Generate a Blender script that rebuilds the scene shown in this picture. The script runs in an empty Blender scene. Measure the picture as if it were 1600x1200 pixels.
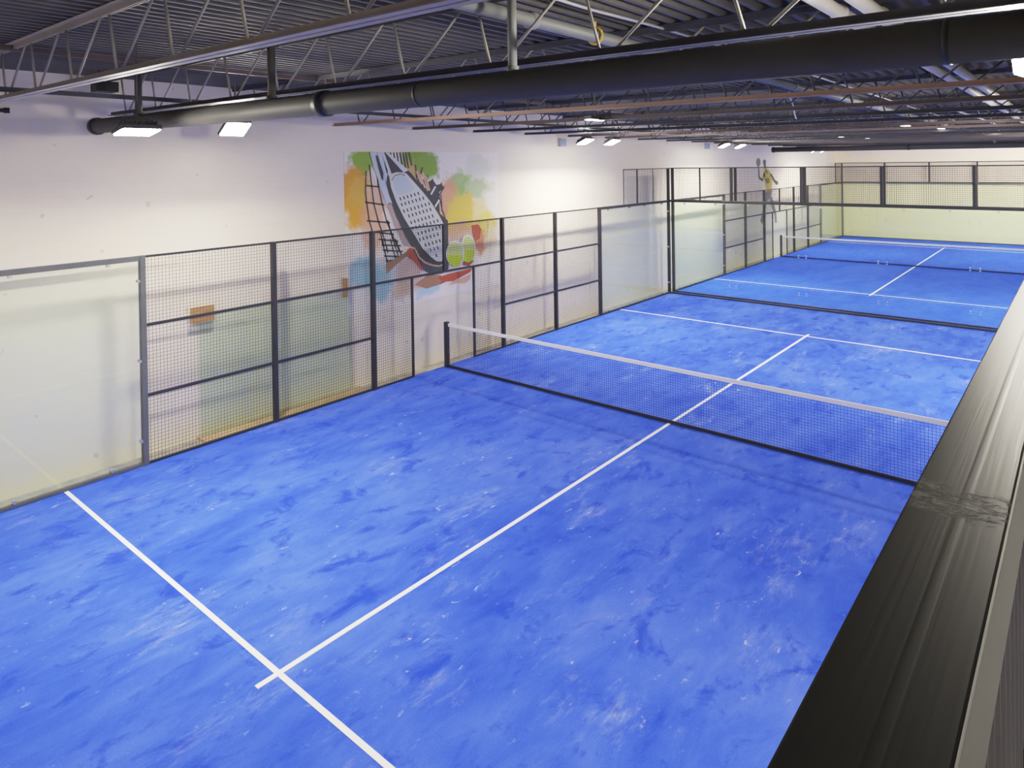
import bpy, bmesh, math, random
from mathutils import Vector, Matrix
random.seed(7)
SC = bpy.context.scene
COL = SC.collection
CHILD = {}

# ------------------------------------------------------------------ camera model (1600x1200 frame)
CAM = (-9.99757, -5.0527, 4.14451)
YAW, PIT, ROL, FPX, DX, DY = 0.711572, -0.0080957, -0.0148809, 1075.555, -26.03, -334.43
_d = Vector((math.cos(YAW)*math.cos(PIT), math.sin(YAW)*math.cos(PIT), math.sin(PIT)))
_r = Vector((math.sin(YAW), -math.cos(YAW), 0.0))
_u = _r.cross(_d)
RGT = math.cos(ROL)*_r + math.sin(ROL)*_u
UPV = -math.sin(ROL)*_r + math.cos(ROL)*_u
cd = bpy.data.cameras.new('camera'); cam = bpy.data.objects.new('camera', cd); COL.objects.link(cam)
m = Matrix((RGT, UPV, -_d)).transposed().to_4x4(); m.translation = Vector(CAM)
cam.matrix_world = m
cd.sensor_width = 36.0; cd.lens = FPX*36/1600
cd.shift_x = -DX/1600; cd.shift_y = DY/1600
cd.clip_start = 0.05; cd.clip_end = 200
SC.camera = cam

def on_wall(px, py, Y):
    """a point of the left wall plane read off the photograph (for tracing the flat artwork)"""
    v = _d + (px-800-DX)/FPX*RGT - (py-600-DY)/FPX*UPV
    t = (Y-CAM[1])/v.y
    return (CAM[0]+t*v.x, CAM[2]+t*v.z)

# ------------------------------------------------------------------ materials
def mat(name, color, rough=.6, metal=0.0, spec=.5, emit=None, estr=0.0):
    M = bpy.data.materials.new(name); M.use_nodes = True
    b = M.node_tree.nodes['Principled BSDF']
    b.inputs['Base Color'].default_value = (*color, 1); b.inputs['Roughness'].default_value = rough
    b.inputs['Metallic'].default_value = metal; b.inputs['Specular IOR Level'].default_value = spec
    if emit:
        b.inputs['Emission Color'].default_value = (*emit, 1); b.inputs['Emission Strength'].default_value = estr
    return M
def nd(M, t, **kw):
    n = M.node_tree.nodes.new(t)
    for k, v in kw.items(): setattr(n, k, v)
    return n
def lk(M, a, b): M.node_tree.links.new(a, b)
def noise(M, scale, detail=4, rough=.55, vec=None, dist=0.0):
    n = nd(M, 'ShaderNodeTexNoise'); n.inputs['Scale'].default_value = scale
    n.inputs['Detail'].default_value = detail; n.inputs['Roughness'].default_value = rough
    n.inputs['Distortion'].default_value = dist
    if vec is not None: lk(M, vec, n.inputs['Vector'])
    return n.outputs['Fac']
def ramp(M, fac, stops):
    n = nd(M, 'ShaderNodeValToRGB'); e = n.color_ramp.elements
    while len(e) < len(stops): e.new(.5)
    for i, (p, c) in enumerate(stops):
        e[i].position = p; e[i].color = (*c, 1) if len(c) == 3 else c
    lk(M, fac, n.inputs['Fac']); return n.outputs['Color']
def mix(M, fac, a, b, mode='MIX'):
    n = nd(M, 'ShaderNodeMix', data_type='RGBA', blend_type=mode)
    for s, v in ((n.inputs['Factor'], fac), (n.inputs['A'], a), (n.inputs['B'], b)):
        if isinstance(v, (int, float)): s.default_value = v
        elif isinstance(v, tuple): s.default_value = (*v, 1)
        else: lk(M, v, s)
    # RGBA sockets share names with the float ones: link by index
    return n.outputs['Result'] if n.outputs['Result'].type == 'RGBA' else n.outputs[2]
def mixc(M, fac, a, b, mode='MIX'):
    n = nd(M, 'ShaderNodeMix', data_type='RGBA', blend_type=mode)
    for s, v in ((n.inputs[0], fac), (n.inputs[6], a), (n.inputs[7], b)):
        if isinstance(v, (int, float)): s.default_value = v
        elif isinstance(v, tuple): s.default_value = (*v, 1)
        else: lk(M, v, s)
    return n.outputs[2]
def math_(M, op, a, b=None, clamp=False):
    n = nd(M, 'ShaderNodeMath', operation=op, use_clamp=clamp)
    for i, v in enumerate((a, b)):
        if v is None: continue
        if isinstance(v, (int, float)): n.inputs[i].default_value = v
        else: lk(M, v, n.inputs[i])
    return n.outputs[0]
def bsdf(M): return M.node_tree.nodes['Principled BSDF']
def worldpos(M): return nd(M, 'ShaderNodeNewGeometry').outputs['Position']
def scaled(M, vec, s, rot=(0,0,0)):
    n = nd(M, 'ShaderNodeMapping'); n.inputs['Scale'].default_value = s; n.inputs['Rotation'].default_value = rot
    lk(M, vec, n.inputs['Vector']); return n.outputs['Vector']
def bump(M, h, strength=.2, dist=.01):
    n = nd(M, 'ShaderNodeBump'); n.inputs['Strength'].default_value = strength; n.inputs['Distance'].default_value = dist
    lk(M, h, n.inputs['Height']); lk(M, n.outputs['Normal'], bsdf(M).inputs['Normal'])

def turf_mat(name, cols, sandy):
    M = mat(name, (.05, .12, .72), .95, spec=.15)
    p = worldpos(M)
    big = noise(M, .55, 5, .6, scaled(M, p, (.7, 1.3, 1), (0, 0, .25)), .6)
    mid = noise(M, 2.2, 6, .65, scaled(M, p, (.6, 1.5, 1), (0, 0, .15)), .4)
    s = math_(M, 'ADD', math_(M, 'MULTIPLY', big, .55), math_(M, 'MULTIPLY', mid, .45))
    c = ramp(M, s, [(.32, cols[0]), (.46, cols[1]), (.56, cols[2]), (.70, cols[3])])
    dk = ramp(M, noise(M, 2.3, 6, .68, scaled(M, p, (.85, 1.4, 1), (0, 0, .3)), .5), [(.545, (0, 0, 0)), (.66, (1, 1, 1))])
    c = mixc(M, math_(M, 'MULTIPLY', dk, .8 if sandy > .5 else .3), c, (.016, .062, .70))
    # sand lying on the pile
    n1 = noise(M, .9, 4, .6, scaled(M, p, (.8, 1.4, 1), (0, 0, -.35)))
    n2 = noise(M, 5, 10, .82, scaled(M, p, (.45, 1.5, 1), (0, 0, .35)), .3)
    sa = math_(M, 'ADD', math_(M, 'MULTIPLY', n1, .5), math_(M, 'MULTIPLY', n2, .5))
    sand = ramp(M, sa, [(.545, (0, 0, 0)), (.61, (.2, .2, .2)), (.69, (1, 1, 1))])
    c = mixc(M, math_(M, 'MULTIPLY', sand, sandy), c, (.56, .65, .95))
    sp = ramp(M, noise(M, 8, 6, .72, scaled(M, p, (.7, 1.3, 1), (0, 0, .3)), .4), [(.625, (0, 0, 0)), (.71, (1, 1, 1))])
    sp = math_(M, 'MULTIPLY', sp, ramp(M, n1, [(.42, (0, 0, 0)), (.58, (1, 1, 1))]))
    c = mixc(M, math_(M, 'MULTIPLY', sp, sandy), c, (.70, .76, .96))
    fine = noise(M, 60, 3, .6, p)
    c = mixc(M, .22, c, ramp(M, fine, [(.3, (.25, .25, .25)), (.7, (1, 1, 1))]), 'MULTIPLY')
    lk(M, c, bsdf(M).inputs['Base Color'])
    bump(M, fine, .35, .006)
    return M
TURF1 = turf_mat('blue_turf_sandy', [(.026, .076, .72), (.054, .132, .88), (.082, .170, .93), (.14, .235, .95)], .75)
TURF2 = turf_mat('blue_turf_clean', [(.026, .085, .76), (.042, .115, .86), (.054, .138, .90), (.08, .17, .93)], .12)

def wall_mat(name, base):
    M = mat(name, base, .75, spec=.25)
    p = worldpos(M)
    sx = nd(M, 'ShaderNodeSeparateXYZ'); lk(M, p, sx.inputs[0])
    # faint block courses under the paint
    fr = math_(M, 'FRACT', math_(M, 'MULTIPLY', sx.outputs['Z'], 5.0))
    ln = math_(M, 'LESS_THAN', fr, .05)
    n1 = noise(M, .35, 4, .6, p); n2 = noise(M, 3.0, 5, .6, scaled(M, p, (.6, .6, 2.5)))
    c = mixc(M, ramp(M, n1, [(.35, (0, 0, 0)), (.65, (1, 1, 1))]), base, tuple(x*.93 for x in base))
    c = mixc(M, math_(M, 'MULTIPLY', ramp(M, n2, [(.55, (0, 0, 0)), (.75, (1, 1, 1))]), .35), c, tuple(x*.86 for x in base))
    lm = math_(M, 'MULTIPLY', ln, ramp(M, noise(M, 1.2, 3, .5, scaled(M, p, (1, 1, 5))), [(.45, (0, 0, 0)), (.6, (1, 1, 1))]))
    c = mixc(M, math_(M, 'MULTIPLY', lm, .25), c, tuple(x*.75 for x in base))
    spots = ramp(M, noise(M, 5.5, 1, .4, p), [(.775, (0, 0, 0)), (.80, (1, 1, 1))])
    c = mixc(M, math_(M, 'MULTIPLY', spots, .35), c, (.35, .30, .25))
    lk(M, c, bsdf(M).inputs['Base Color'])
    bump(M, math_(M, 'ADD', math_(M, 'MULTIPLY', fr, 0.0), math_(M, 'SUBTRACT', noise(M, 14, 3, .5, p), math_(M, 'MULTIPLY', ln, .5))), .12, .01)
    return M
WALL = wall_mat('painted_block', (.88, .80, .65))
WALLW = wall_mat('painted_block_end', (.90, .78, .60))

def glass_mat(name, tint, rough=.0):
    M = bpy.data.materials.new(name); M.use_nodes = True
    nt = M.node_tree; nt.nodes.remove(nt.nodes['Principled BSDF'])
    out = nt.nodes['Material Output']
    tr = nt.nodes.new('ShaderNodeBsdfTransparent'); tr.inputs['Color'].default_value = (*tint, 1)
    gl = nt.nodes.new('ShaderNodeBsdfGlossy'); gl.inputs['Roughness'].default_value = rough
    lw = nt.nodes.new('ShaderNodeLayerWeight'); lw.inputs['Blend'].default_value = .5
    pw = nt.nodes.new('ShaderNodeMath'); pw.operation = 'POWER'; pw.inputs[1].default_value = 5
    fr = nt.nodes.new('ShaderNodeMath'); fr.operation = 'MULTIPLY_ADD'; fr.inputs[1].default_value = .9; fr.inputs[2].default_value = .04
    nt.links.new(lw.outputs['Facing'], pw.inputs[0]); nt.links.new(pw.outputs[0], fr.inputs[0])
    mx = nt.nodes.new('ShaderNodeMixShader')
    nt.links.new(fr.outputs[0], mx.inputs[0]); nt.links.new(tr.outputs[0], mx.inputs[1]); nt.links.new(gl.outputs[0], mx.inputs[2])
    nt.links.new(mx.outputs[0], out.inputs['Surface'])
    return M
GLASS = glass_mat('tempered_glass', (.964, .992, .962))
GLASSB = glass_mat('tempered_glass_thick', (.966, .996, .93))
def metal_paint(name, col, rough=.45, var=.25, sc=6):
    M = mat(name, col, rough)
    p = worldpos(M); n = noise(M, sc, 4, .6, p)
    c = mixc(M, n, tuple(x*(1-var) for x in col), tuple(min(1, x*(1+var)) for x in col))
    lk(M, c, bsdf(M).inputs['Base Color'])
    return M
BLACK = metal_paint('black_powder_coat', (.022, .022, .026), .5)
GREYPOST = metal_paint('grey_black_coat', (.10, .105, .11), .5)
WIRE = mat('black_wire', (.07, .065, .06), .6)
NETM = mat('net_cord', (.012, .014, .03), .8)
WHITE = mat('white_tape', (.86, .85, .84), .8)
LINE = mat('white_line_fibre', (.95, .96, .97), .95, spec=.1)
STEEL = mat('stainless_bolt', (.55, .56, .55), .35, .8)
JOIST = metal_paint('joist_paint_dark', (.060, .060, .070), .55, .35, 3)
JOISTB = metal_paint('joist_bar_grey', (.30, .285, .26), .55, .3, 3)
JOISTR = metal_paint('joist_primer_red', (.33, .20, .15), .6, .4, 1.2)
JOISTD = metal_paint('joist_primer_dull', (.13, .095, .085), .6, .45, 1.2)
JOISTL = metal_paint('joist_paint_beige', (.40, .36, .325), .5, .25, 1.5)
DUCTM = metal_paint('duct_charcoal', (.080, .078, .076), .62, .12, 2)
bsdf(DUCTM).inputs['Specular IOR Level'].default_value = .15
PIPEG = metal_paint('pipe_grey', (.24, .25, .25), .5, .15, 3)
PIPEW = metal_paint('pipe_white', (.72, .70, .63), .45, .12, 3)
CONDUIT = mat('conduit_zinc', (.62, .61, .56), .4, .3)
HOUS = mat('lamp_housing', (.10, .10, .10), .5)
LENS = mat('lamp_lens', (1, 1, 1), .4, emit=(1.0, .93, .80), estr=860)
BOXG = mat('grey_plastic', (.42, .46, .55), .5)
BOXK = mat('black_plastic', (.012, .012, .014), .5)
YEL = mat('yellow_strap', (.80, .52, .08), .7)
WOOD = mat('raw_wood', (.45, .26, .10), .7)
_n = noise(WOOD, 6, 5, .6, scaled(WOOD, worldpos(WOOD), (1, 8, 12)), 1.0)
lk(WOOD, ramp(WOOD, _n, [(.3, (.30, .15, .05)), (.7, (.58, .36, .15))]), bsdf(WOOD).inputs['Base Color'])
PLY = mat('tan_plywood', (.62, .46, .28), .7)
_n = noise(PLY, 3, 5, .6, scaled(PLY, worldpos(PLY), (1, 10, 10)), .6)
lk(PLY, ramp(PLY, _n, [(.3, (.50, .36, .21)), (.7, (.70, .55, .36))]), bsdf(PLY).inputs['Base Color'])
CONC = mat('concrete', (.42, .40, .37), .85)
_n = noise(CONC, 4, 6, .6, worldpos(CONC))
lk(CONC, ramp(CONC, _n, [(.3, (.33, .31, .28)), (.7, (.52, .50, .46))]), bsdf(CONC).inputs['Base Color'])
DECK = metal_paint('steel_deck_paint', (.12, .11, .095), .85, .3, 1.5)
BALC = metal_paint('balcony_grey', (.30, .30, .31), .8, .15, 5)
RAILSIDE = metal_paint('rail_side_grey', (.42, .42, .40), .45, .1, 4)

def rail_mat():
    M = mat('rail_cap_black', (.020, .0195, .0185), .34, spec=.03)
    p = worldpos(M)
    sx = nd(M, 'ShaderNodeSeparateXYZ'); lk(M, p, sx.inputs[0])
    st = noise(M, 5, 5, .6, scaled(M, p, (.5, 40, 40)))
    # scuffed paint about a metre ahead of the lens
    dx = math_(M, 'DIVIDE', math_(M, 'SUBTRACT', sx.outputs['X'], -8.93), .055)
    msk = math_(M, 'SUBTRACT', 1.0, math_(M, 'MULTIPLY', dx, dx), True)
    sc_ = ramp(M, noise(M, 26, 8, .75, scaled(M, p, (1.6, .9, 1), (0, 0, .5)), 1.2), [(.50, (0, 0, 0)), (.60, (1, 1, 1))])
    sm = math_(M, 'MULTIPLY', msk, sc_)
    c = mixc(M, math_(M, 'MULTIPLY', sm, .5), (.021, .020, .019), (.16, .155, .14))
    lk(M, c, bsdf(M).inputs['Base Color'])
    r = math_(M, 'ADD', math_(M, 'MULTIPLY', st, .10), .33)
    lk(M, r, bsdf(M).inputs['Roughness'])
    gy = math_(M, 'DIVIDE', math_(M, 'SUBTRACT', sx.outputs['Y'], -4.927), .006)
    ridge = math_(M, 'SUBTRACT', 1.0, math_(M, 'MULTIPLY', gy, gy), True)
    bump(M, math_(M, 'ADD', math_(M, 'MULTIPLY', ridge, .16), math_(M, 'ADD', math_(M, 'MULTIPLY', st, .12), math_(M, 'MULTIPLY', sm, .5))), .35, .004)
    nt = M.node_tree; b = bsdf(M)
    df = nt.nodes.new('ShaderNodeBsdfDiffuse'); gl = nt.nodes.new('ShaderNodeBsdfGlossy'); mx = nt.nodes.new('ShaderNodeMixShader')
    lk(M, c, df.inputs['Color']); lk(M, r, gl.inputs['Roughness'])
    for q in (df, gl):
        lk(M, b.inputs['Normal'].links[0].from_socket, q.inputs['Normal'])
    lw = nt.nodes.new('ShaderNodeLayerWeight'); lw.inputs['Blend'].default_value = .5
    f = math_(M, 'MULTIPLY_ADD', math_(M, 'POWER', lw.outputs['Facing'], 11), .13)
    f.node.inputs[2].default_value = .015
    lk(M, f, mx.inputs[0]); lk(M, df.outputs[0], mx.inputs[1]); lk(M, gl.outputs[0], mx.inputs[2])
    lk(M, mx.outputs[0], nt.nodes['Material Output'].inputs['Surface'])
    nt.nodes.remove(b)
    return M
RAILM = rail_mat()

# ------------------------------------------------------------------ mesh helpers
class MB:
    def __init__(s): s.v = []; s.f = []; s.mi = []
    def face(s, pts, mi=0):
        i = len(s.v); s.v += [tuple(p) for p in pts]; s.f.append(tuple(range(i, i+len(pts)))); s.mi.append(mi)
    def box(s, a, b, mi=0):
        (x0, y0, z0), (x1, y1, z1) = a, b
        i = len(s.v)
        s.v += [(x0,y0,z0),(x1,y0,z0),(x1,y1,z0),(x0,y1,z0),(x0,y0,z1),(x1,y0,z1),(x1,y1,z1),(x0,y1,z1)]
        for f in ((0,3,2,1),(4,5,6,7),(0,1,5,4),(1,2,6,5),(2,3,7,6),(3,0,4,7)):
            s.f.append(tuple(i+k for k in f)); s.mi.append(mi)
        return s
    def bar(s, p, q, w, h=None, up=(0,0,1), mi=0, caps=True):
        p, q = Vector(p), Vector(q); h = w if h is None else h
        d = (q-p).normalized(); u = Vector(up)
        if abs(d.dot(u)) > .99: u = Vector((1,0,0))
        r = d.cross(u).normalized()*(w/2); u = r.cross(d).normalized()*(h/2)
        i = len(s.v)
        for c in (p, q):
            s.v += [tuple(c-r-u), tuple(c+r-u), tuple(c+r+u), tuple(c-r+u)]
        fs = [(0,1,5,4),(1,2,6,5),(2,3,7,6),(3,0,4,7)] + ([(3,2,1,0),(4,5,6,7)] if caps else [])
        for f in fs: s.f.append(tuple(i+k for k in f)); s.mi.append(mi)
        return s
    def tube(s, pts, r, n=10, mi=0, caps=True):
        pts = [Vector(p) for p in pts]; rings = []
        for k, p in enumerate(pts):
            d = ((pts[min(k+1, len(pts)-1)]-pts[max(k-1, 0)])).normalized()
            u = Vector((0,0,1)) if abs(d.z) < .95 else Vector((1,0,0))
            a = d.cross(u).normalized(); b = a.cross(d)
            rr = r[k] if isinstance(r, (list, tuple)) else r
            i = len(s.v); rings.append(i)
            s.v += [tuple(p+a*(rr*math.cos(2*math.pi*j/n))+b*(rr*math.sin(2*math.pi*j/n))) for j in range(n)]
        for k in range(len(pts)-1):
            A, B = rings[k], rings[k+1]
            for j in range(n):
                s.f.append((A+j, A+(j+1)%n, B+(j+1)%n, B+j)); s.mi.append(mi)
        if caps:
            s.f.append(tuple(rings[0]+j for j in reversed(range(n)))); s.mi.append(mi)
            s.f.append(tuple(rings[-1]+j for j in range(n))); s.mi.append(mi)
        return s
    def build(s, name, mats, parent=None, smooth=False, bevel=0):
        me = bpy.data.meshes.new(name)
        off = Vector(parent['_o']) if parent is not None else Vector((0,0,0))
        me.from_pydata([tuple(Vector(v)-off) for v in s.v], [], s.f)
        mats = mats if isinstance(mats, (list, tuple)) else [mats]
        for k in mats: me.materials.append(k)
        if len(mats) > 1:
            for pl, k in zip(me.polygons, s.mi): pl.material_index = k
        if smooth:
            for pl in me.polygons: pl.use_smooth = True
        me.update()
        o = bpy.data.objects.new(name, me); COL.objects.link(o)
        if parent is not None:
            o.parent = parent; o['_o'] = parent['_o']; CHILD.setdefault(parent, []).append(o)
        else: o['_o'] = (0.0, 0.0, 0.0)
        if bevel:
            b = o.modifiers.new('bevel', 'BEVEL'); b.width = bevel; b.segments = 2; b.limit_method = 'ANGLE'
        return o
def tag(o, label, cat, group=None):
    o['label'] = label; o['category'] = cat
    if group: o['group'] = group
    return o
def thing(name, label, cat, loc=(0,0,0), group=None):
    o = bpy.data.objects.new(name, None); COL.objects.link(o); o.location = loc; o['_o'] = tuple(float(x) for x in loc)
    o.empty_display_size = .1
    return tag(o, label, cat, group)
def struct(o): o['kind'] = 'structure'; return o
def copy_thing(root, loc, label, group=None):
    c = root.copy(); COL.objects.link(c); c.location = loc; c['_o'] = tuple(float(x) for x in loc); c['label'] = label
    if group: c['group'] = group
    for ch in CHILD.get(root, []):
        k = ch.copy(); COL.objects.link(k); k.parent = c; CHILD.setdefault(c, []).append(k)
        for g in CHILD.get(ch, []):
            q = g.copy(); COL.objects.link(q); q.parent = k
    return c

# ------------------------------------------------------------------ the setting
WY = 5.36          # left wall
XE = 30.47         # end wall
XN, YR = -14.0, -9.0
CX2 = 20.3
def ZC(x, y): return 4.872 - .0055*(x+2.5) + .0095*(y-5)   # underside of the joists: the roof falls slightly
struct(MB().box((XN, YR, -.25), (XE, WY, -.015)).build('floor', CONC))
struct(MB().box((XN, WY, -.25), (XE+.2, WY+.2, 6.0)).build('wall_left', WALL))
struct(MB().box((XE, YR, -.25), (XE+.2, WY, 6.0)).build('wall_back', WALLW))
struct(MB().box((XN, YR-.2, -.25), (XE+.2, YR, 6.0)).build('wall_right', WALL))
struct(MB().box((XN-.2, YR-.2, -.25), (XN, WY+.2, 6.0)).build('wall_front', WALL))
struct(MB().box((XN, -5.20, -.015), (XE, -5.06, 2.38)).build('wall_balcony', WALL))
struct(MB().box((XN, YR, 2.38), (XE, -4.88, 2.60)).build('floor_balcony', BALC))

def roof_deck():
    mb = MB(); P = .1524
    ys = []; y = WY
    while y > YR:
        ys += [(y, 0.0), (y-.042, 0.0), (y-.056, .052), (y-.138, .052)]
        y -= P
    ys.append((y, 0.0))
    i = len(mb.v)
    for x in (XN, XE+.2):
        for (yy, dz) in ys:
            mb.v.append((x, yy, ZC(x, yy)+.545+dz))
    n = len(ys)
    for k in range(n-1):
        mb.f.append((k, k+1, n+k+1, n+k)); mb.mi.append(0)
    return mb
struct(roof_deck().build('ceiling', DECK))

# ------------------------------------------------------------------ courts
def make_turf(cx, m_, label, x0, x1):
    t = thing('court_turf', label, 'court', (cx, 0, -.015))
    MB().box((x0, -5.04, -.0149), (x1, 5.045, 0.0)).build('turf_mat', m_, t)
    for s in (-1, 1):
        MB().box((cx+s*6.95-.025, -5, 0), (cx+s*6.95+.025, 5, .004)).build('service_line', LINE, t)
    MB().box((cx-7.15, -.025, 0), (cx+7.15, .025, .005)).build('center_line', LINE, t)
    return t
make_turf(0, TURF1, 'sandy blue artificial turf of the near court with white lines', -10.15, 10.15)
make_turf(CX2, TURF2, 'clean blue artificial turf of the far court behind the glass', 10.15, 30.44)

FY = 5.0
PW = .07
def grid(mb, axis, c, a0, a1, z0, z1, step=.05, th=.0037):
    """welded wire in the plane X=c (axis 'x') or Y=c (axis 'y')"""
    n = max(1, round((a1-a0)/step)); k = max(1, round((z1-z0)/step))
    pt = (lambda a, z: (c, a, z)) if axis == 'x' else (lambda a, z: (a, c, z))
    for i in range(1, n):
        a = a0+(a1-a0)*i/n; mb.bar(pt(a, z0), pt(a, z1), th, caps=False)
    for i in range(1, k):
        z = z0+(z1-z0)*i/k; mb.bar(pt(a0, z), pt(a1, z), th, caps=False)
    return mb

def clips(parent, pts, axis, mat_=STEEL, s=.022):
    for p in pts:
        x, y, z = p
        mb = MB()
        if axis == 'y': mb.tube([(x, y-.03, z), (x, y+.03, z)], s, 8)
        else: mb.tube([(x-.03, y, z), (x+.03, y, z)], s, 8)
        mb.build('glass_bolt', mat_, parent)

def side_glass(label, xs, post_x, rail_m, post_m, glass_m, step_mesh=None, group=None, bolts=True, top=2.94):
    """glass corner section of a side wall: panes between xs, a post at each end of post_x"""
    t = thing('glass_wall', label, 'glass wall', ((xs[0]+xs[-1])/2, FY, 0), group)
    a, b = xs[0], xs[-1]
    for i in range(len(xs)-1):
        MB().box((xs[i]+.006, FY-.005, .05), (xs[i+1]-.006, FY+.005, top-.06)).build('glass_pane', glass_m, t)
    MB().box((a, FY-.03, top-.07), (b, FY+.03, top)).build('top_rail', rail_m, t)
    MB().box((a, FY-.03, .006), (b, FY+.03, .045)).build('bottom_rail', rail_m, t)
    for x, zt in post_x:
        MB().box((x-PW/2, FY-.04, .006), (x+PW/2, FY+.04, zt)).build('post', post_m, t)
    if bolts:
        pts = []
        for i in range(len(xs)-1):
            w = xs[i+1]-xs[i]
            for f in (.22, .78):
                pts += [(xs[i]+w*f, FY, top-.09), (xs[i]+w*f, FY, .07)]
        for x, zt in post_x:
            sx = 1 if x == a else -1
            for z in (.35, 1.47, 2.59): pts.append((x+sx*.055, FY, z))
        clips(t, pts, 'y')
    if step_mesh:
        x0, x1, xm = step_mesh
        grid(MB(), 'y', FY, x0, x1, top, 3.93).build('wire_mesh', WIRE, t)
        MB().bar((x0, FY, 3.94), (x1, FY, 3.94), .03).build('mesh_top_rail', WIRE, t)
        for x, w in xm: MB().bar((x, FY, top), (x, FY, 3.95), w).build('mesh_post', BLACK, t)
    return t

def mesh_fence(cx, label, th=.0037):
    t = thing('mesh_fence', label, 'fence', (cx, FY, 0))
    A, B, C = 1.8625, 3.90, 5.95; top = 2.94
    for s in (-1, 1):
        for x in ((A, B) if True else ()):
            MB().box((cx+s*x-PW/2, FY-.04, .006), (cx+s*x+PW/2, FY+.04, top)).build('post', BLACK, t)
        MB().box((cx+s*.89-.02, FY-.02, .006), (cx+s*.89+.02, FY+.02, 1.96)).build('door_jamb', BLACK, t)
        for (p, q) in ((A, B), (B, C)):
            p_, q_ = sorted((cx+s*p, cx+s*q)); p_ += PW/2; q_ -= PW/2
            for z in (.97, 1.96):
                MB().box((p_, FY-.02, z-.02), (q_, FY+.02, z+.02)).build('middle_rail', BLACK, t)
            MB().box((p_, FY-.02, .006), (q_, FY+.02, .035)).build('bottom_rail', BLACK, t)
            grid(MB(), 'y', FY+.012, p_, q_, .03, top-.02, .05, th).build('wire_mesh', WIRE, t)
        p_, q_ = sorted((cx+s*(.89+.02), cx+s*(A-PW/2)))
        grid(MB(), 'y', FY+.012, p_, q_, .03, 1.94, .05, th).build('wire_mesh', WIRE, t)
        MB().box((p_, FY-.02, .006), (q_, FY+.02, .03)).build('bottom_rail', BLACK, t)
        p_, q_ = sorted((cx+s*.02, cx+s*(A-PW/2)))
        grid(MB(), 'y', FY+.012, p_, q_, 1.98, top-.02, .05, th).build('wire_mesh', WIRE, t)
    MB().box((cx-A+PW/2, FY-.02, 1.94), (cx+A-PW/2, FY+.02, 1.98)).build('door_head_rail', BLACK, t)
    MB().box((cx-.022, FY-.025, 1.98), (cx+.022, FY+.025, top-.02)).build('center_post', BLACK, t)
    MB().box((cx-C+PW/2, FY-.016, top-.03), (cx+C-PW/2, FY+.016, top)).build('top_rail', BLACK, t)
    return t

side_glass('greenish glass wall section at the left edge beside the near turf', [-10.0, -7.95, -5.95], [(-5.95, 2.94)], GREYPOST, GREYPOST, GLASS)
mesh_fence(0, 'black wire mesh fence with open doorway along the near court')
side_glass('glass corner section at the far end of the near court, with raised mesh on top', [5.95, 8.03, 10.0], [(5.95, 2.94), (10.0, 3.95)], BLACK, BLACK, GLASS,
           (7.25, 9.96, [(7.25, .018), (8.03, .035), (9.0, .016)]))
side_glass('glass corner section just behind the dividing wall, beside the far court turf', [10.3, 12.33, 14.35], [(10.3, 3.95), (14.35, 2.94)], BLACK, BLACK, GLASS)
mesh_fence(CX2, 'black wire mesh fence with open doorway along the far court', .0028)
side_glass('short glass corner section at the very far left of the far court', [26.25, 28.25, 30.2], [(26.25, 2.94), (30.2, 3.95)], BLACK, GREYPOST, GLASSB,
           (28.9, 30.15, [(28.9, .035)]), bolts=False)

def end_glass(X, label, glass_m, rail_m, post_m, spider, mid=False, off=0.0):
    t = thing('glass_wall', label, 'glass wall', (X, 0, 0))
    ys = [4.95, 2.97, .99, -.99, -2.97, -4.86]
    for i in range(5):
        MB().box((X-.005, ys[i+1]+.006, .05), (X+.005, ys[i]-.006, 2.88)).build('glass_pane', glass_m, t)
    MB().box((X-.03, -4.86, 2.88), (X+.03, 4.95, 2.95)).build('top_rail', rail_m, t)
    MB().box((X-.03, -4.86, .006), (X+.03, 4.95, .045)).build('bottom_rail', rail_m, t)
    MB().bar((X, 4.95, 3.94), (X, -4.86, 3.94), .03).build('mesh_top_rail', rail_m, t)
    for i, y in enumerate(ys[1:5]):
        MB().box((X-.035, y-.035, 2.95), (X+.035, y+.035, 3.95)).build('mesh_post', post_m, t)
    if mid: MB().box((X-.02, 3.93, 2.95), (X+.02, 3.97, 3.95)).build('mesh_post', post_m, t)
    for i in range(5):
        grid(MB(), 'x', X, ys[i+1]+.03, ys[i]-.03, 2.95, 3.93, .05, .0042 if X < 20 else .004).build('wire_mesh', WIRE, t)
    if spider:
        pts = []
        for i in range(1, 5):
            for z in (.40, 1.45, 2.58):
                for dy in (-.10, .10):
                    for dz in (-.03, .03): pts.append((X, ys[i]+dy, z+dz))
        for i in range(5):
            for f in (.25, .75): pts.append((X, ys[i]+(ys[i+1]-ys[i])*f, 2.84))
        for p in pts: bolt(p, .03 if p[2] == 2.84 else .018, t)
    return t
BOLTS = {}
def bolt(p, r, parent):
    if r not in BOLTS:
        BOLTS[r] = MB().tube([(-.02, 0, 0), (.02, 0, 0)], r, 8).build('glass_bolt', STEEL, None).data
        bpy.data.objects.remove([o for o in bpy.data.objects if o.data == BOLTS[r]][0])
    o = bpy.data.objects.new('glass_bolt', BOLTS[r]); COL.objects.link(o); o.parent = parent
    o.location = Vector(p)-Vector(parent['_o'])
end_glass(10.0, 'nearer glass pane wall across the end of the near court', GLASS, BLACK, BLACK, True, True)
end_glass(10.3, 'second glass pane wall just behind the first one, closing the far court', GLASS, BLACK, BLACK, False)
end_glass(30.2, 'pale green glass pane wall across the far end in front of the beige wall', GLASSB, BLACK, BLACK, False)

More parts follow.
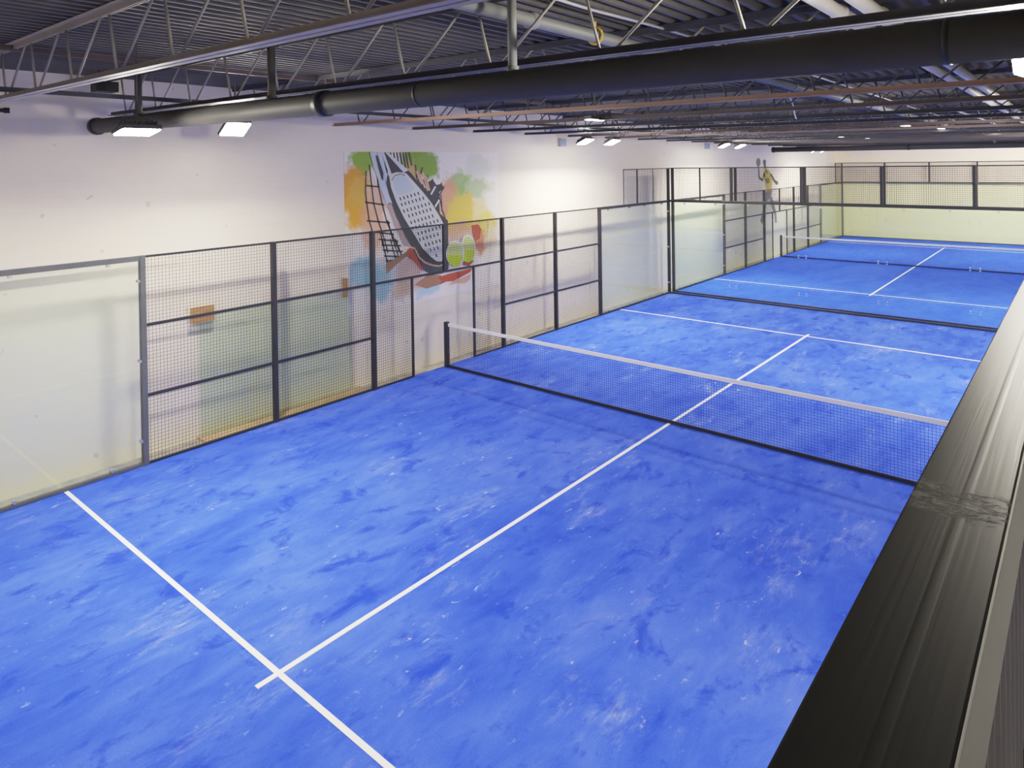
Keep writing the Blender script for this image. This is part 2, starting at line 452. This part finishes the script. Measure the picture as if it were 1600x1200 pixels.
def make_net(cx, label):
    t = thing('padel_net', label, 'net', (cx, 0, 0))
    for s in (-1, 1):
        MB().box((cx-.045, s*4.955-.04, .006), (cx+.045, s*4.955+.04, .93)).build('net_post', BLACK, t, bevel=.008)
    z0, z1 = .045, .865; Y = 4.90
    grid(MB(), 'x', cx, -Y, Y, z0, z1, .042, .0033).build('net_mesh', NETM, t)
    MB().box((cx-.012, -Y, .84), (cx+.012, Y, .90)).build('top_band', WHITE, t)
    MB().box((cx-.012, -Y, .006), (cx+.012, Y, .055)).build('bottom_band', NETM, t)
    return t
make_net(0, 'near court net with white top band and dark lower edge')
make_net(CX2, 'far court net seen through the glass dividing walls')

# ------------------------------------------------------------------ behind the left fence
t = thing('spare_glass_sheet', 'pale green glass sheet leaning on the white wall behind the mesh fence', 'glass sheet', (-3.6, 5.31, 0))
SHEET = glass_mat('sheet_glass', (.93, .975, .92))
mb = MB(); mb.box((-5.02, 5.285, .03), (-2.15, 5.297, 1.93)); mb.build('glass_sheet', SHEET, t)
tag(MB().box((-5.14, 5.275, 1.79), (-4.77, 5.283, 2.03)).build('wood_plate', WOOD), 'brown wooden plate at the left upper corner of the leaning glass sheet', 'wood plate')
for x0, x1, z0, z1 in ((-2.33, -2.22, 1.75, 2.10),):
    tag(MB().box((x0, 5.275, z0), (x1, 5.283, z1)).build('wood_plate', WOOD), 'narrow upright wooden plate at the right end of the leaning glass sheet', 'wood plate')
tag(MB().box((-5.05, 5.06, -.015), (-1.95, 5.33, .03)).build('plywood_strip', PLY), 'tan plywood strip on the floor under the leaning glass sheet', 'plywood strip')
for X, lab in ((4.70, 'small blue-grey box high on the white wall right of the mural'), (13.68, 'small blue-grey box high on the white wall above the dividing glass walls')):
    t = thing('wall_speaker', lab, 'speaker', (X, WY, 4.70))
    MB().box((X-.13, WY-.10, 4.58), (X+.13, WY, 4.80)).build('cabinet', BOXG, t, bevel=.01)
    MB().box((X-.10, WY-.106, 4.61), (X+.10, WY-.10, 4.77)).build('grille', mat('grille_grey', (.30, .33, .42), .6), t)
tag(MB().bar((-7.7, 5.34, 4.915), (-7.42, 5.25, 4.915), .045).tube([(-7.47, 5.27, 4.915), (-7.41, 5.25, 4.915)], .035, 8).build('wall_bracket', BOXK), 'short black bracket on the wall at the left edge of the photo', 'bracket')

# ------------------------------------------------------------------ mural
def shape(mb, pts, Y, mi):
    w = [on_wall(px, py, Y) for px, py in pts]
    a = sum(w[i][0]*w[(i+1) % len(w)][1]-w[(i+1) % len(w)][0]*w[i][1] for i in range(len(w)))
    if a < 0: w.reverse()
    mb.face([(x, Y, z) for x, z in w], mi)
def stroke(mb, pts, Y, mi, wpx=1.6):
    w = [on_wall(px, py, Y) for px, py in pts]; r = wpx*.018/2
    for (x0, z0), (x1, z1) in zip(w, w[1:]):
        d = Vector((x1-x0, z1-z0)); L = d.length or 1; n = Vector((-d.y, d.x))/L*r; e = d/L*r*.6
        q = [(x0-n.x-e.x, z0-n.y-e.y), (x1-n.x+e.x, z1-n.y+e.y), (x1+n.x+e.x, z1+n.y+e.y), (x0+n.x-e.x, z0+n.y-e.y)]
        a = sum(q[i][0]*q[(i+1) % 4][1]-q[(i+1) % 4][0]*q[i][1] for i in range(4))
        if a < 0: q.reverse()
        mb.face([(x, Y, z) for x, z in q], mi)
def oval(mb, cx, cy, rx, ry, Y, mi, n=24, rot=0):
    shape(mb, [(cx+rx*math.cos(2*math.pi*k/n)*math.cos(rot)-ry*math.sin(2*math.pi*k/n)*math.sin(rot),
                cy+rx*math.cos(2*math.pi*k/n)*math.sin(rot)+ry*math.sin(2*math.pi*k/n)*math.cos(rot)) for k in range(n)], Y, mi)
def inside(p, poly):
    x, y = p; c = False
    for (x0, y0), (x1, y1) in zip(poly, poly[1:]+poly[:1]):
        if (y0 > y) != (y1 > y) and x < (x1-x0)*(y-y0)/(y1-y0)+x0: c = not c
    return c

def canvas_mat():
    M = mat('mural_print', (.80, .80, .80), .6)
    p = worldpos(M)
    dn = nd(M, 'ShaderNodeTexNoise'); dn.inputs['Scale'].default_value = 3.2; dn.inputs['Detail'].default_value = 7; dn.inputs['Roughness'].default_value = .68
    lk(M, p, dn.inputs['Vector'])
    vm = nd(M, 'ShaderNodeVectorMath', operation='MULTIPLY_ADD'); lk(M, dn.outputs['Color'], vm.inputs[0])
    vm.inputs[1].default_value = (.75, 0, .75); 
    sb = nd(M, 'ShaderNodeVectorMath', operation='SUBTRACT'); lk(M, p, sb.inputs[0]); sb.inputs[1].default_value = (.375, 0, .375)
    lk(M, sb.outputs[0], vm.inputs[2])
    c = (.88, .82, .73)
    blobs = [  # pixel centre, radii in metres, colour, strength
        ((745, 262), .55, .40, (.60, .68, .50), .5), ((738, 296), .75, .30, (.42, .55, .22), .8), ((715, 285), .40, .30, (.30, .48, .10), .8),
        ((568, 252), .40, .34, (.28, .46, .05), 1), ((653, 250), .55, .40, (.24, .38, .04), 1), ((668, 258), .36, .40, (.26, .42, .05), 1),
        ((553, 292), .48, .46, (.72, .36, .04), 1), ((560, 322), .42, .50, (.78, .40, .02), 1), ((565, 305), .35, .35, (.74, .48, .08), .8),
        ((583, 345), .36, .75, (.78, .42, .24), .75), ((590, 312), .30, .50, (.78, .50, .34), .7),
        ((640, 275), .30, .35, (.72, .45, .20), .7), ((700, 318), .36, .70, (.72, .36, .20), .95), ((722, 325), .50, .48, (.76, .58, .10), 1),
        ((752, 335), .40, .42, (.78, .64, .20), .75), ((716, 348), .62, .26, (.78, .60, .08), 1), ((722, 368), .60, .40, (.70, .40, .26), .7),
        ((748, 372), .28, .45, (.62, .22, .10), .9), ((764, 365), .22, .50, (.72, .56, .22), .6), ((760, 345), .4, .25, (.78, .62, .14), .8),
        ((572, 425), .46, .40, (.30, .56, .66), .85), ((592, 445), .40, .42, (.30, .58, .62), .85), ((622, 420), .36, .40, (.55, .66, .66), .7),
        ((640, 425), .45, .50, (.66, .42, .30), .75), ((628, 450), .28, .30, (.62, .45, .28), .7), ((668, 452), .42, .16, (.42, .66, .74), .8),
    ]
    for (px, py), rx, rz, col, st in blobs:
        X, Z = on_wall(px, py, WY)
        s1 = nd(M, 'ShaderNodeVectorMath', operation='SUBTRACT'); lk(M, vm.outputs[0], s1.inputs[0]); s1.inputs[1].default_value = (X, WY, Z)
        s2 = nd(M, 'ShaderNodeVectorMath', operation='MULTIPLY'); lk(M, s1.outputs[0], s2.inputs[0]); s2.inputs[1].default_value = (1/rx, 0, 1/rz)
        ln = nd(M, 'ShaderNodeVectorMath', operation='LENGTH'); lk(M, s2.outputs[0], ln.inputs[0])
        f = ramp(M, ln.outputs['Value'], [(.62, (st, st, st)), (1.08, (0, 0, 0))])
        c = mixc(M, f, c, col)
    lk(M, c, bsdf(M).inputs['Base Color'])
    return M
def flat(n, c): return mat('print_'+n, c, .6)
mm = [canvas_mat(), flat('charcoal', (.050, .050, .052)), flat('pale_grey', (.68, .70, .68)), flat('blue_grey', (.56, .63, .67)), flat('pink_grey', (.50, .36, .32)),
      flat('red', (.50, .095, .045)), flat('brown', (.42, .22, .11)), flat('peach', (.74, .46, .30)), flat('slate', (.085, .085, .10)), flat('white', (.80, .82, .78)),
      flat('lime', (.60, .74, .02)), flat('lime_pale', (.66, .76, .28)), flat('hole', (.022, .022, .024))]
CH, LG, BG, PK, RED, BR, PE, SL, WH, LI, LP, HO = range(1, 13)
mb = MB()
mb.box((-2.20, WY-.012, 1.36), (2.18, WY-.002, 4.42), 0)
y = WY-.014
def nxt():
    global y
    y -= .0012
    return y
q = nxt()
for pts in ([(577,258),(579,275),(581,292),(584,318),(591,345),(601,375),(606,395)], [(572,268),(571,300),(573,317),(577,345),(582,362)], [(588,262),(591,290),(597,318),(604,345),(615,372),(624,392)],
            [(606,345),(614,375),(622,398)], [(573,290),(592,292)], [(571,316),(600,320)], [(574,345),(609,348)], [(579,362),(615,366)],
            [(592,374),(622,377)], [(597,383),(626,384)], [(599,391),(629,393)], [(601,400),(631,401)], [(610,374),(618,404)], [(618,374),(627,398)], [(595,366),(600,385)], [(603,408),(625,406)], [(596,372),(606,412)]):
    stroke(mb, pts, q, CH, 1.7)
q = nxt()
for x, h in ((612, 255), (617, 258), (622, 262), (627, 263), (632, 264), (636, 262), (641, 258)): stroke(mb, [(x-2, 239), (x+2, h)], q, CH, 2.2)
shape(mb, [(648,270),(656,285),(667,276),(668,285),(676,280),(682,289),(690,287),(694,294),(686,300),(687,330),(690,345),(672,318),(656,296)], q, CH)
q = nxt()
for a, b in (((690,286),(683,297)), ((694,292),(686,306)), ((689,305),(691,330)), ((684,300),(690,322)), ((676,280),(672,292)), ((668,274),(663,290)), ((660,262),(655,280)), ((649,258),(652,276)), ((692,330),(697,346))):
    stroke(mb, [a, b], q, CH, 1.8)
q = nxt()
for a, b in (((651,268),(659,287)), ((656,272),(664,293)), ((661,270),(668,297)), ((666,277),(671,297)), ((680,292),(674,303)), ((686,313),(680,323))): stroke(mb, [a, b], q, PE if a[0] < 670 else WH, 2.4)
q = nxt()
shape(mb, [(603,412),(604.5,428),(615,418),(630,404.5),(640,398),(636,393),(618,404)], q, BR)
shape(mb, [(648,445),(670,428.5),(690,430),(690,443.5),(667,451),(655,447)], q, BR)
q = nxt()
shape(mb, [(636,391),(645,384),(652,391),(656,403),(662,412),(668,424),(658,422),(645,407),(637,402)], q, RED)
shape(mb, [(684,434),(700,428),(738,419),(735,425),(709,439),(697,440),(687,445),(690,439)], q, RED)
shape(mb, [(737,352),(747,350),(752,358),(750,372),(744,376),(740,366)], q, RED)
shape(mb, [(727,400),(733,398),(740,408),(733,416),(722,414)], q, RED)
q = nxt()
shape(mb, [(709,439),(736,428),(734,437),(726,443),(716,442),(700,446)], q, PE)
q = nxt()
shape(mb, [(598,238),(606,238),(642,270),(664,298),(684,330),(700,345),(701,420),(690,427),(675,428),(664,424),(655,410),(650,398),(634,370),(620,340),(606,300),(603,285)], q, CH)
shape(mb, [(655,403),(664,424),(676,429),(694,424),(696,417),(672,414),(662,404)], nxt(), SL)
q = nxt()
shape(mb, [(578,238),(588,238),(600,268),(604,290),(608,305),(613,318),(604,320),(592,285),(583,258)], q, BG)
shape(mb, [(589,238),(596,238),(606,268),(603,290),(600,270)], q, BG)
shape(mb, [(596.5,238),(600,238),(612,272),(608,276),(604,270)], q, LG)
shape(mb, [(602,238),(608,239),(638,266),(631,270)], q, LG)
shape(mb, [(605,320),(610,316),(620,345),(634,372),(640,386),(632,384),(618,355)], q, PK)
q = nxt()
shape(mb, [(586.5,243),(590,243),(599,270),(599,282),(596,280),(591,262)], q, CH)
stroke(mb, [(640,386),(648,388),(655,402),(664,410),(674,414),(686,416),(694,413)], q, PE, 2.0)
face_px = [(608,276),(613,271),(620,269),(628,269.5),(635,271),(645,282),(660,299),(675,318),(687,338),(694,352),(695,382),(694,404),(689,409),(682,408),(674,402),(661,389),(645,363),(631,340),(619,315),(611,293)]
q = nxt(); shape(mb, face_px, q, LG)
q = nxt(); shape(mb, [(613,280),(620,274.5),(628,274),(635,277),(645,290),(648,297),(636,303),(622,305),(616,294)], q, BG)
q = nxt()
stroke(mb, [(612,282),(617,274),(626,272),(633,274)], q, CH, .8)
cx_ = sum(p[0] for p in face_px)/len(face_px); cy_ = sum(p[1] for p in face_px)/len(face_px)
small = [(cx_+(a-cx_)*.84, cy_+(b-cy_)*.90) for a, b in face_px]
r0 = 308
k = 0
while r0 < 440:
    for j in range(-2, 20):
        hx = 620+j*5.6+(k % 2)*2.2; hy = r0-(hx-632)*.30+ (0 if k % 2 else .8)
        if inside((hx, hy), small) and hy > 298:
            shape(mb, [(hx-1.7, hy-2.4), (hx+.1, hy-2.6), (hx+1.8, hy+2.4), (hx, hy+2.6)], q, HO)
    r0 += 10.5; k += 1
q = nxt(); oval(mb, 731, 388, 12.2, 22, q, WH); q = nxt(); oval(mb, 731.5, 390, 10.6, 20, q, LP); q = nxt(); shape(mb, [(721.5,391),(742,391),(741,400),(737,408),(731.5,410.5),(726,408),(722.5,400)], q, LI)
q = nxt(); oval(mb, 711.5, 396.5, 14.5, 21, q, WH); q = nxt(); oval(mb, 711, 398, 12.6, 19, q, LP); q = nxt(); shape(mb, [(698.7,399),(723.4,399),(722,408),(717,415),(711,417),(705,415),(700,408)], q, LI)
tag(mb.build('mural', mm), 'square mural of a padel racket and two lime balls on the white wall', 'mural')

# player printed on the wall, far off
pm = [flat('player_dark', (.095, .085, .075)), flat('player_yellow', (.52, .44, .06)), flat('player_vest', (.16, .13, .05)), flat('player_grey', (.20, .20, .21)), flat('player_racket', (.15, .135, .14))]
mb = MB(); q = WY-.006
oval(mb, 1185, 253.5, 3.4, 6.6, q, 4); shape(mb, [(1184,259),(1186,259),(1187,277),(1185,277)], q, 4)
oval(mb, 1194.6, 253, 2.3, 3.8, q, 0); shape(mb, [(1193.2,255),(1196.2,255),(1197.5,263),(1194,263)], q, 0)
shape(mb, [(1185,276),(1187,276),(1192.5,280.5),(1191.5,283.5),(1186,280)], q, 0)
shape(mb, [(1193.5,267),(1196,273),(1192.5,283),(1190.5,281)], q, 1)
shape(mb, [(1194,262),(1198,262.5),(1203,268),(1206,277),(1206.5,285),(1206,297),(1204,300),(1198,299.5),(1196,288),(1193.5,277)], q, 1)
shape(mb, [(1202,270),(1206,272),(1211,281),(1216,284),(1216,288),(1213,289),(1208,283)], q, 0)
q -= .0015
shape(mb, [(1196,265),(1199,266),(1200,271),(1197,271)], q, 2); shape(mb, [(1195.5,279),(1202,278.5),(1203,285),(1199,287.5),(1196.5,285)], q, 2)
shape(mb, [(1197,299),(1207,297),(1205,306),(1201,312),(1194,313),(1195.5,305)], q, 3)
shape(mb, [(1194,312),(1199,312),(1196,328),(1193,342),(1191,351),(1188,345),(1191,335)], q, 3)
shape(mb, [(1202,309),(1206,306),(1210,321),(1213,333),(1214,348),(1211,348),(1210,336),(1206,324)], q, 3)
tag(mb.build('player_wall_print', pm), 'printed figure of a player in yellow with raised racket on the far white wall', 'wall print')

# ------------------------------------------------------------------ roof joists
Y0J, Y1J = 5.22, -8.9
NX, NY = -8.0, 1.0
JX = [-9.75, -7.90, -6.22, -4.35, -2.50, -.60, 1.20, 3.03, 4.85] + [6.7+1.85*i for i in range(13)]
def joist(i, X, detail):
    mats = [JOISTL, JOISTL, JOIST, JOIST, JOISTR, JOISTD, JOIST, JOIST, JOISTD][i] if i < 9 else (JOISTD if i % 3 == 0 else JOIST)
    lab = {0: 'beige steel roof joist nearest the camera, above the frame', 1: 'beige steel roof joist crossing the upper left corner of the photo', 2: 'dark steel roof joist directly above the big black duct',
           3: 'dark steel roof joist hidden just behind the big black duct', 4: 'rusty red steel roof joist, first one showing below the black duct', 5: 'dull brown steel roof joist, second one showing below the black duct',
           6: 'dark steel roof joist, third one showing below the black duct, above the mural\'s right part', 7: 'dark steel roof joist above the first far pair of lit floodlights',
           8: 'dull brown steel roof joist just behind the first far pair of floodlights'}.get(i, 'thin dark steel roof joist in the distant row over the far court')
    t = thing('roof_joist', lab, 'roof joist', (X, Y0J, ZC(X, Y0J)), 'distant roof joists' if i > 8 else None)
    zb = lambda y: ZC(X, y)
    wm = JOIST if i in (4, 5, 6, 8, 7) else JOISTB
    if not detail:
        mb = MB()
        mb.bar((X, Y0J, zb(Y0J)+.025), (X, Y1J, zb(Y1J)+.025), .11, .05); mb.bar((X, WY, zb(WY)+.52), (X, YR, zb(YR)+.52), .12, .05)
        yk = 4.74
        while yk > Y1J+.9:
            mb.bar((X, yk, zb(yk)+.04), (X, yk+.15, zb(yk)+.50), .022, caps=False)
            mb.bar((X, yk-.06, zb(yk)+.04), (X, yk-.68, zb(yk)+.50), .022, caps=False); yk -= .93
        loc = t['_o']; bpy.data.objects.remove(t)
        o = mb.build('roof_joist', mats); tag(o, lab, 'roof joist', 'distant roof joists'); return o
    b = MB()
    for s in (-1, 1):   # double angle chord: two L sections with a gap
        b.bar((X+s*.034, Y0J, zb(Y0J)+.004), (X+s*.034, Y1J, zb(Y1J)+.004), .05, .007)
        b.bar((X+s*.012, Y0J, zb(Y0J)+.028), (X+s*.012, Y1J, zb(Y1J)+.028), .007, .05)
    b.build('bottom_chord', mats, t)
    b = MB()
    for s in (-1, 1):
        b.bar((X+s*.036, WY, zb(WY)+.536), (X+s*.036, YR, zb(YR)+.536), .055, .007)
        b.bar((X+s*.012, WY, zb(WY)+.51), (X+s*.012, YR, zb(YR)+.51), .007, .05)
    b.build('top_chord', mats if i in (0, 1) else JOIST, t)
    yk = {1: 4.36, 2: 4.74, 4: 4.50}.get(i, 4.6)
    yk = yk
    while yk > -5.2:
        MB().tube([(X, yk, zb(yk)+.02), (X, yk+.14, zb(yk)+.52)], .011, 6).build('web_bar', wm, t, True)
        MB().tube([(X, yk-.08, zb(yk)+.02), (X, yk-.70, zb(yk)+.52)], .011, 6).build('web_bar', wm, t, True)
        yk -= .93 if i != 1 else .955
    return t
for i, X in enumerate(JX):
    if i > 0 and X < XE-.3: joist(i, X, i < 9)

# bridging angles along the hall
def along_x(name, label, cat, x0, x1, y, dz, w, h, m_, group=None):
    mb = MB(); a, b = (x0, y, ZC(x0, y)+dz), (x1, y, ZC(x1, y)+dz)
    mb.bar(a, b, w, .006); mb.bar((a[0], a[1]-w/2, a[2]+h/2), (b[0], b[1]-w/2, b[2]+h/2), .006, h)
    return tag(mb.build(name, m_), label, cat, group)
along_x('bridging_angle', 'thin black bridging angle low above the lights near the left wall', 'roof bridging', XN, 30, 3.15, .062, .045, .045, JOIST)
along_x('bridging_angle', 'brown bridging angle under the roof deck in the upper left corner', 'roof bridging', XN, 30, 3.1, .47, .05, .05, JOISTD)

def pipe_x(name, label, cat, x0, x1, y, z0, r, m_, flanges=(), group=None, slope=True):
    f = lambda x: z0-.0055*(x+5)
    t = thing(name, label, cat, (x0, y, f(x0)), group)
    MB().tube([(x0, y, f(x0)), (x1, y, f(x1))], r, 16).build('pipe_run', m_, t, True)
    for x in flanges: MB().tube([(x-.03, y, f(x-.03)), (x+.03, y, f(x+.03))], r*1.25, 16).build('pipe_coupling', m_, t, True)
    return t
pipe_x('sprinkler_pipe', 'broad grey pipe along the roof left of the white pipe pair', 'pipe', -12, 30, -1.94, 5.20, .052, PIPEG, (-7.2, -5.95, -3, 0, 3, 6))
pipe_x('water_pipe', 'left one of the white pipe pair at the top right', 'pipe', -12, 30, -3.70, 5.20, .050, PIPEW, (-4.6, 1.2, 4.5))
pipe_x('water_pipe', 'right one of the white pipe pair at the top right', 'pipe', -12, 30, -3.90, 5.20, .050, PIPEW, (-4.3, 1.5, 4.8))
tag(MB().tube([(-12, -2.08, 5.33), (-6.2, -2.15, 5.335), (-5.5, -2.17, 5.32), (-4.6, -2.19, 5.33), (-3.3, -2.19, 5.33), (2, -2.2, 5.28), (8, -2.2, 5.22), (14, -2.2, 5.18)], .013, 8).build('conduit', CONDUIT, smooth=True), 'thin pale electrical conduit sagging above the black duct', 'conduit')
tag(MB().tube([(6, -3.1, 5.06), (10, -3.2, 5.02), (12.1, -3.2, 5.0), (12.6, -3.6, 4.99), (13, -6, 4.98), (13.2, -8.8, 4.96)], .02, 8).build('conduit', CONDUIT, smooth=True), 'pale conduit bending to the right under the distant joists', 'conduit')
t = tag(MB().tube([(-5.10, -1.95, 5.32), (-5.10, -1.95, 5.272)], .010, 6).tube([(-5.10, -1.95+.067*math.cos(a*math.pi/6), 5.20+.067*math.sin(a*math.pi/6)) for a in range(13)], .012, 6).build('pipe_strap', YEL), 'yellow strap looped round the grey roof pipe', 'strap')
tag(MB().tube([(-.45, -2.03, 5.06), (-.45, -2.03, 5.0), (-.1, -1.97, 4.88), (.30, -1.86, 4.80), (.50, -1.82, 4.745)], .009, 6).build('hanging_cable', CONDUIT), 'short pale cable hanging down from the joists over the court', 'cable')

# ------------------------------------------------------------------ ducts along the width of the hall
def duct(X, ya, yb, za, zb, r, label, drops, couplings):
    t = thing('ventilation_duct', label, 'duct', (X, ya, za))
    f = lambda y: za+(zb-za)*(y-ya)/(yb-ya)
    MB().tube([(X, ya, za), (X, yb, zb)], r, 28).build('duct_run', DUCTM, t, True)
    MB().tube([(X, ya+.02, f(ya+.02)), (X, ya-.05, f(ya-.05))], r*1.2, 20).tube([(X, ya+.05, f(ya)), (X, ya+.01, f(ya))], r*1.05, 20).build('end_cap', BLACK, t)
    for y, s, w in couplings:
        MB().tube([(X, y+w, f(y+w)), (X, y-w, f(y-w))], r*s, 28).build('coupling', BLACK, t, True)
    for y, rr in drops:
        MB().tube([(X, y, f(y)+r*.8), (X, y, ZC(X, y)+.5)], rr, 14).tube([(X, y, f(y)+r*.75), (X, y, f(y)+r*1.25)], rr*1.35, 14).build('hanger_pipe', PIPEG if y < -1 else DUCTM, t, True)
    return t
duct(-6.5, 4.98, -8.6, 4.733, 4.60, .097, 'long black round duct crossing the hall under the roof, nearest one', [(3.64, .042), (.69, .036), (-2.2, .031), (-5.1, .031)], [(-.13, 1.14, .05), (-1.34, 1.02, .012), (-4.6, 1.02, .012)])
duct(19.3, 4.90, -8.6, 4.58, 4.52, .10, 'distant black round duct in front of the beige end wall', [(1.0, .04), (-2.6, .04)], [(0, 1.1, .05)])
t = thing('roof_heater', 'small black box hung under the roof above the leftmost floodlight', 'heater', (-6.53, 4.6, 5.16))
MB().box((-6.66, 4.48, 5.155), (-6.40, 4.72, 5.285)).build('casing', BOXK, t, bevel=.01)
for x in (-6.6, -6.46): MB().bar((x, 4.6, 5.285), (x, 4.6, ZC(x, 4.6)+.55), .012).build('hanger', BOXK, t)

# ------------------------------------------------------------------ floodlights
def flood(X, Y, Z, sgn, label, tilt=24, roll=0, group=None):
    """sgn=+1 on the left row (leans to -Y), -1 on the right row"""
    t = thing('floodlight', label, 'floodlight', (X, Y, Z), group)
    R = Matrix.Rotation(math.radians(roll), 3, 'Y') @ Matrix.Rotation(math.radians(-sgn*tilt), 3, 'X')
    o = Vector((X, Y, Z))
    def bx(mb, a, b):
        i = len(mb.v); mb.box(a, b)
        for k in range(i, len(mb.v)): mb.v[k] = tuple(o+R@Vector(mb.v[k]))
        return mb
    hs = bx(MB(), (-.19, -.15, .012), (.19, .15, .06)).build('housing', HOUS, t, bevel=.008)
    mb = MB()
    for k in range(7): bx(mb, (-.15+.05*k-.006, -.12, .06), (-.15+.05*k+.006, .12, .10))
    mb.build('cooling_fins', HOUS, hs)
    bx(MB(), (-.17, -.13, 0), (.17, .13, .012)).build('lens', LENS, t)
    a = o+R@Vector((-.2, 0, .03)); b = o+R@Vector((.2, 0, .03)); top = o+Vector((0, 0, .17))
    MB().bar(a, top+Vector((-.12, 0, 0)), .022, .006).bar(top+Vector((-.12, 0, 0)), top+Vector((.12, 0, 0)), .022, .006).bar(top+Vector((.12, 0, 0)), b, .022, .006).build('bracket', HOUS, t)
    MB().tube([top, (X, Y, ZC(X, Y)+.535)], .012, 8).build('stem', HOUS, t)
    return t
LL = [(-7.097, 2.2, 4.514, 'leftmost lit floodlight, hanging by the left end of the black duct', 10, 0), (-5.06, 4.0, 4.680, 'second lit floodlight from the left, just under the black duct', 36, 0),
      (3.80, 4.0, 4.643, 'left lamp of the first far floodlight pair, right of the mural', 24, 0), (5.02, 4.0, 4.645, 'right lamp of the first far floodlight pair, right of the mural', 24, 0),
      (12.03, 4.0, 4.640, 'left lamp of the second far floodlight pair, over the dividing glass', 24, 0), (13.40, 4.0, 4.631, 'right lamp of the second far floodlight pair, over the dividing glass', 24, 0),
      (21.95, 4.0, 4.55, 'left lamp of the most distant floodlight pair near the end wall', 24, -14), (23.30, 4.0, 4.556, 'right lamp of the most distant floodlight pair near the end wall', 24, -14)]
for X, Y, Z, lab, ti, ro in LL: flood(X, Y, Z, 1, lab, ti, ro)
flood(-5.62, -4.87, 4.615, -1, 'lit floodlight cut by the right edge of the photo, under the black duct', 30, 32)
for X in (3.8, 5.0, 12.0, 13.4, 21.95, 23.3, 25.0, 26.4):  # the last two are added out of view to brighten the end wall
    flood(X, -4.6, ZC(X, -4.6)-.2, -1, 'lit floodlight of the partly added right hand row above the balcony rail', 24, -38 if X > 21 else 0, 'floodlights above the balcony rail')
SL_ = mat('small_lamp_glow', (1, .9, .85), .5, emit=(1, .85, .75), estr=14)
for (X, Y), lab in zip(((6.08, -2.23), (8.30, -2.53), (12.68, .60), (15.14, .42), (12.15, -3.21), (-.68, .88)),
        ('small glowing ceiling lamp over the dividing walls, left one of two', 'small glowing ceiling lamp over the dividing walls, right one of two', 'tiny distant ceiling lamp, leftmost above the end wall',
         'tiny distant ceiling lamp, second from left above the end wall', 'tiny distant ceiling lamp near the right edge of the photo', 'pinkish flat ceiling lamp above the first far pair of floodlights')):
    z = 4.812 if X > 0 else 4.83
    t = thing('ceiling_lamp', lab, 'ceiling lamp', (X, Y, z))
    MB().box((X-.22, Y-.07, z), (X+.22, Y+.07, z+.05)).build('housing', HOUS, t)
    MB().box((X-.20, Y-.055, z-.012), (X+.20, Y+.055, z)).build('lens', SL_, t)
    MB().bar((X, Y, z+.05), (X, Y, ZC(X, Y)+.55), .015).build('stem', HOUS, t)

# ------------------------------------------------------------------ balcony rail
t = thing('balcony_railing', 'black balcony railing with broad scuffed top in the right foreground', 'railing', (-9.0, -4.92, 2.60))
RX0, RX1 = -13.9, 12.0
mb = MB(); mb.box((RX0, -4.975, 3.655), (RX1, -4.868, 3.694)); mb.build('top_rail', RAILM, t, bevel=.003)
mb = MB(); mb.box((RX0, -4.9775, 3.585), (RX1, -4.9745, 3.6946)); mb.build('rail_side_strip', RAILSIDE, t, bevel=.003)  # lighter grey strip down the balcony side of the black top rail
MB().box((RX0, -4.94, 2.66), (RX1, -4.90, 2.70)).build('lower_rail', BLACK, t)
MB().box((RX0, -4.955, 3.60), (RX1, -4.90, 3.655)).build('upper_rail', BLACK, t)
x = -10.4; n = 0
bal = None
while n < 96:
    if bal is None:
        bal = MB().box((x-.008, -4.928, 2.70), (x+.008, -4.912, 3.60)).build('baluster', BALC, t)
        bx0 = x
    else:
        k = bal.copy(); k.location = (x-bx0, 0, 0); COL.objects.link(k); k.parent = t
    x += .10; n += 1
xp = -11.0
while xp < RX1:
    MB().box((xp-.02, -4.94, 2.60), (xp+.02, -4.90, 3.60)).build('rail_post', BLACK, t); xp += 2.0

# ------------------------------------------------------------------ glowing panels added out of view over the balcony as fill light
PAN = mat('fill_panel_glow', (1, 1, 1), .5, emit=(1, .96, .90), estr=7)
for X in (-12, -6, 0, 6):
    z = ZC(X, -7.2)-.05
    t = thing('fill_panel', 'unseen square panel added over the balcony for fill light', 'ceiling lamp', (X, -7.2, z), 'added fill panels over the balcony')
    MB().box((X-.32, -7.52, z+.012), (X+.32, -6.88, z+.05)).build('frame', HOUS, t)
    MB().box((X-.30, -7.50, z), (X+.30, -6.90, z+.012)).build('diffuser', PAN, t)
    MB().bar((X, -7.2, z+.05), (X, -7.2, ZC(X, -7.2)+.55), .02).build('stem', HOUS, t)

# ------------------------------------------------------------------ world and view
w = bpy.data.worlds.new('world'); SC.world = w; w.use_nodes = True
bg = w.node_tree.nodes['Background']; bg.inputs[0].default_value = (.75, .82, 1, 1); bg.inputs[1].default_value = .25
SC.view_settings.view_transform = 'Standard'; SC.view_settings.look = 'None'; SC.view_settings.exposure = 0.0
vs = SC.view_settings; vs.use_curve_mapping = True
cm = vs.curve_mapping; cm.white_level = (4, 4, 4)
cv = cm.curves[3]
for p in ((.05, .20), (.11, .42), (.20, .63), (.35, .80), (.60, .93)): cv.points.new(*p)
cv.points[0].location = (0, 0); cv.points[-1].location = (1, 1); cm.update()
SC.cycles.transparent_max_bounces = 24; SC.cycles.max_bounces = 8; SC.cycles.diffuse_bounces = 5
for o in bpy.data.objects:
    if '_o' in o: del o['_o']
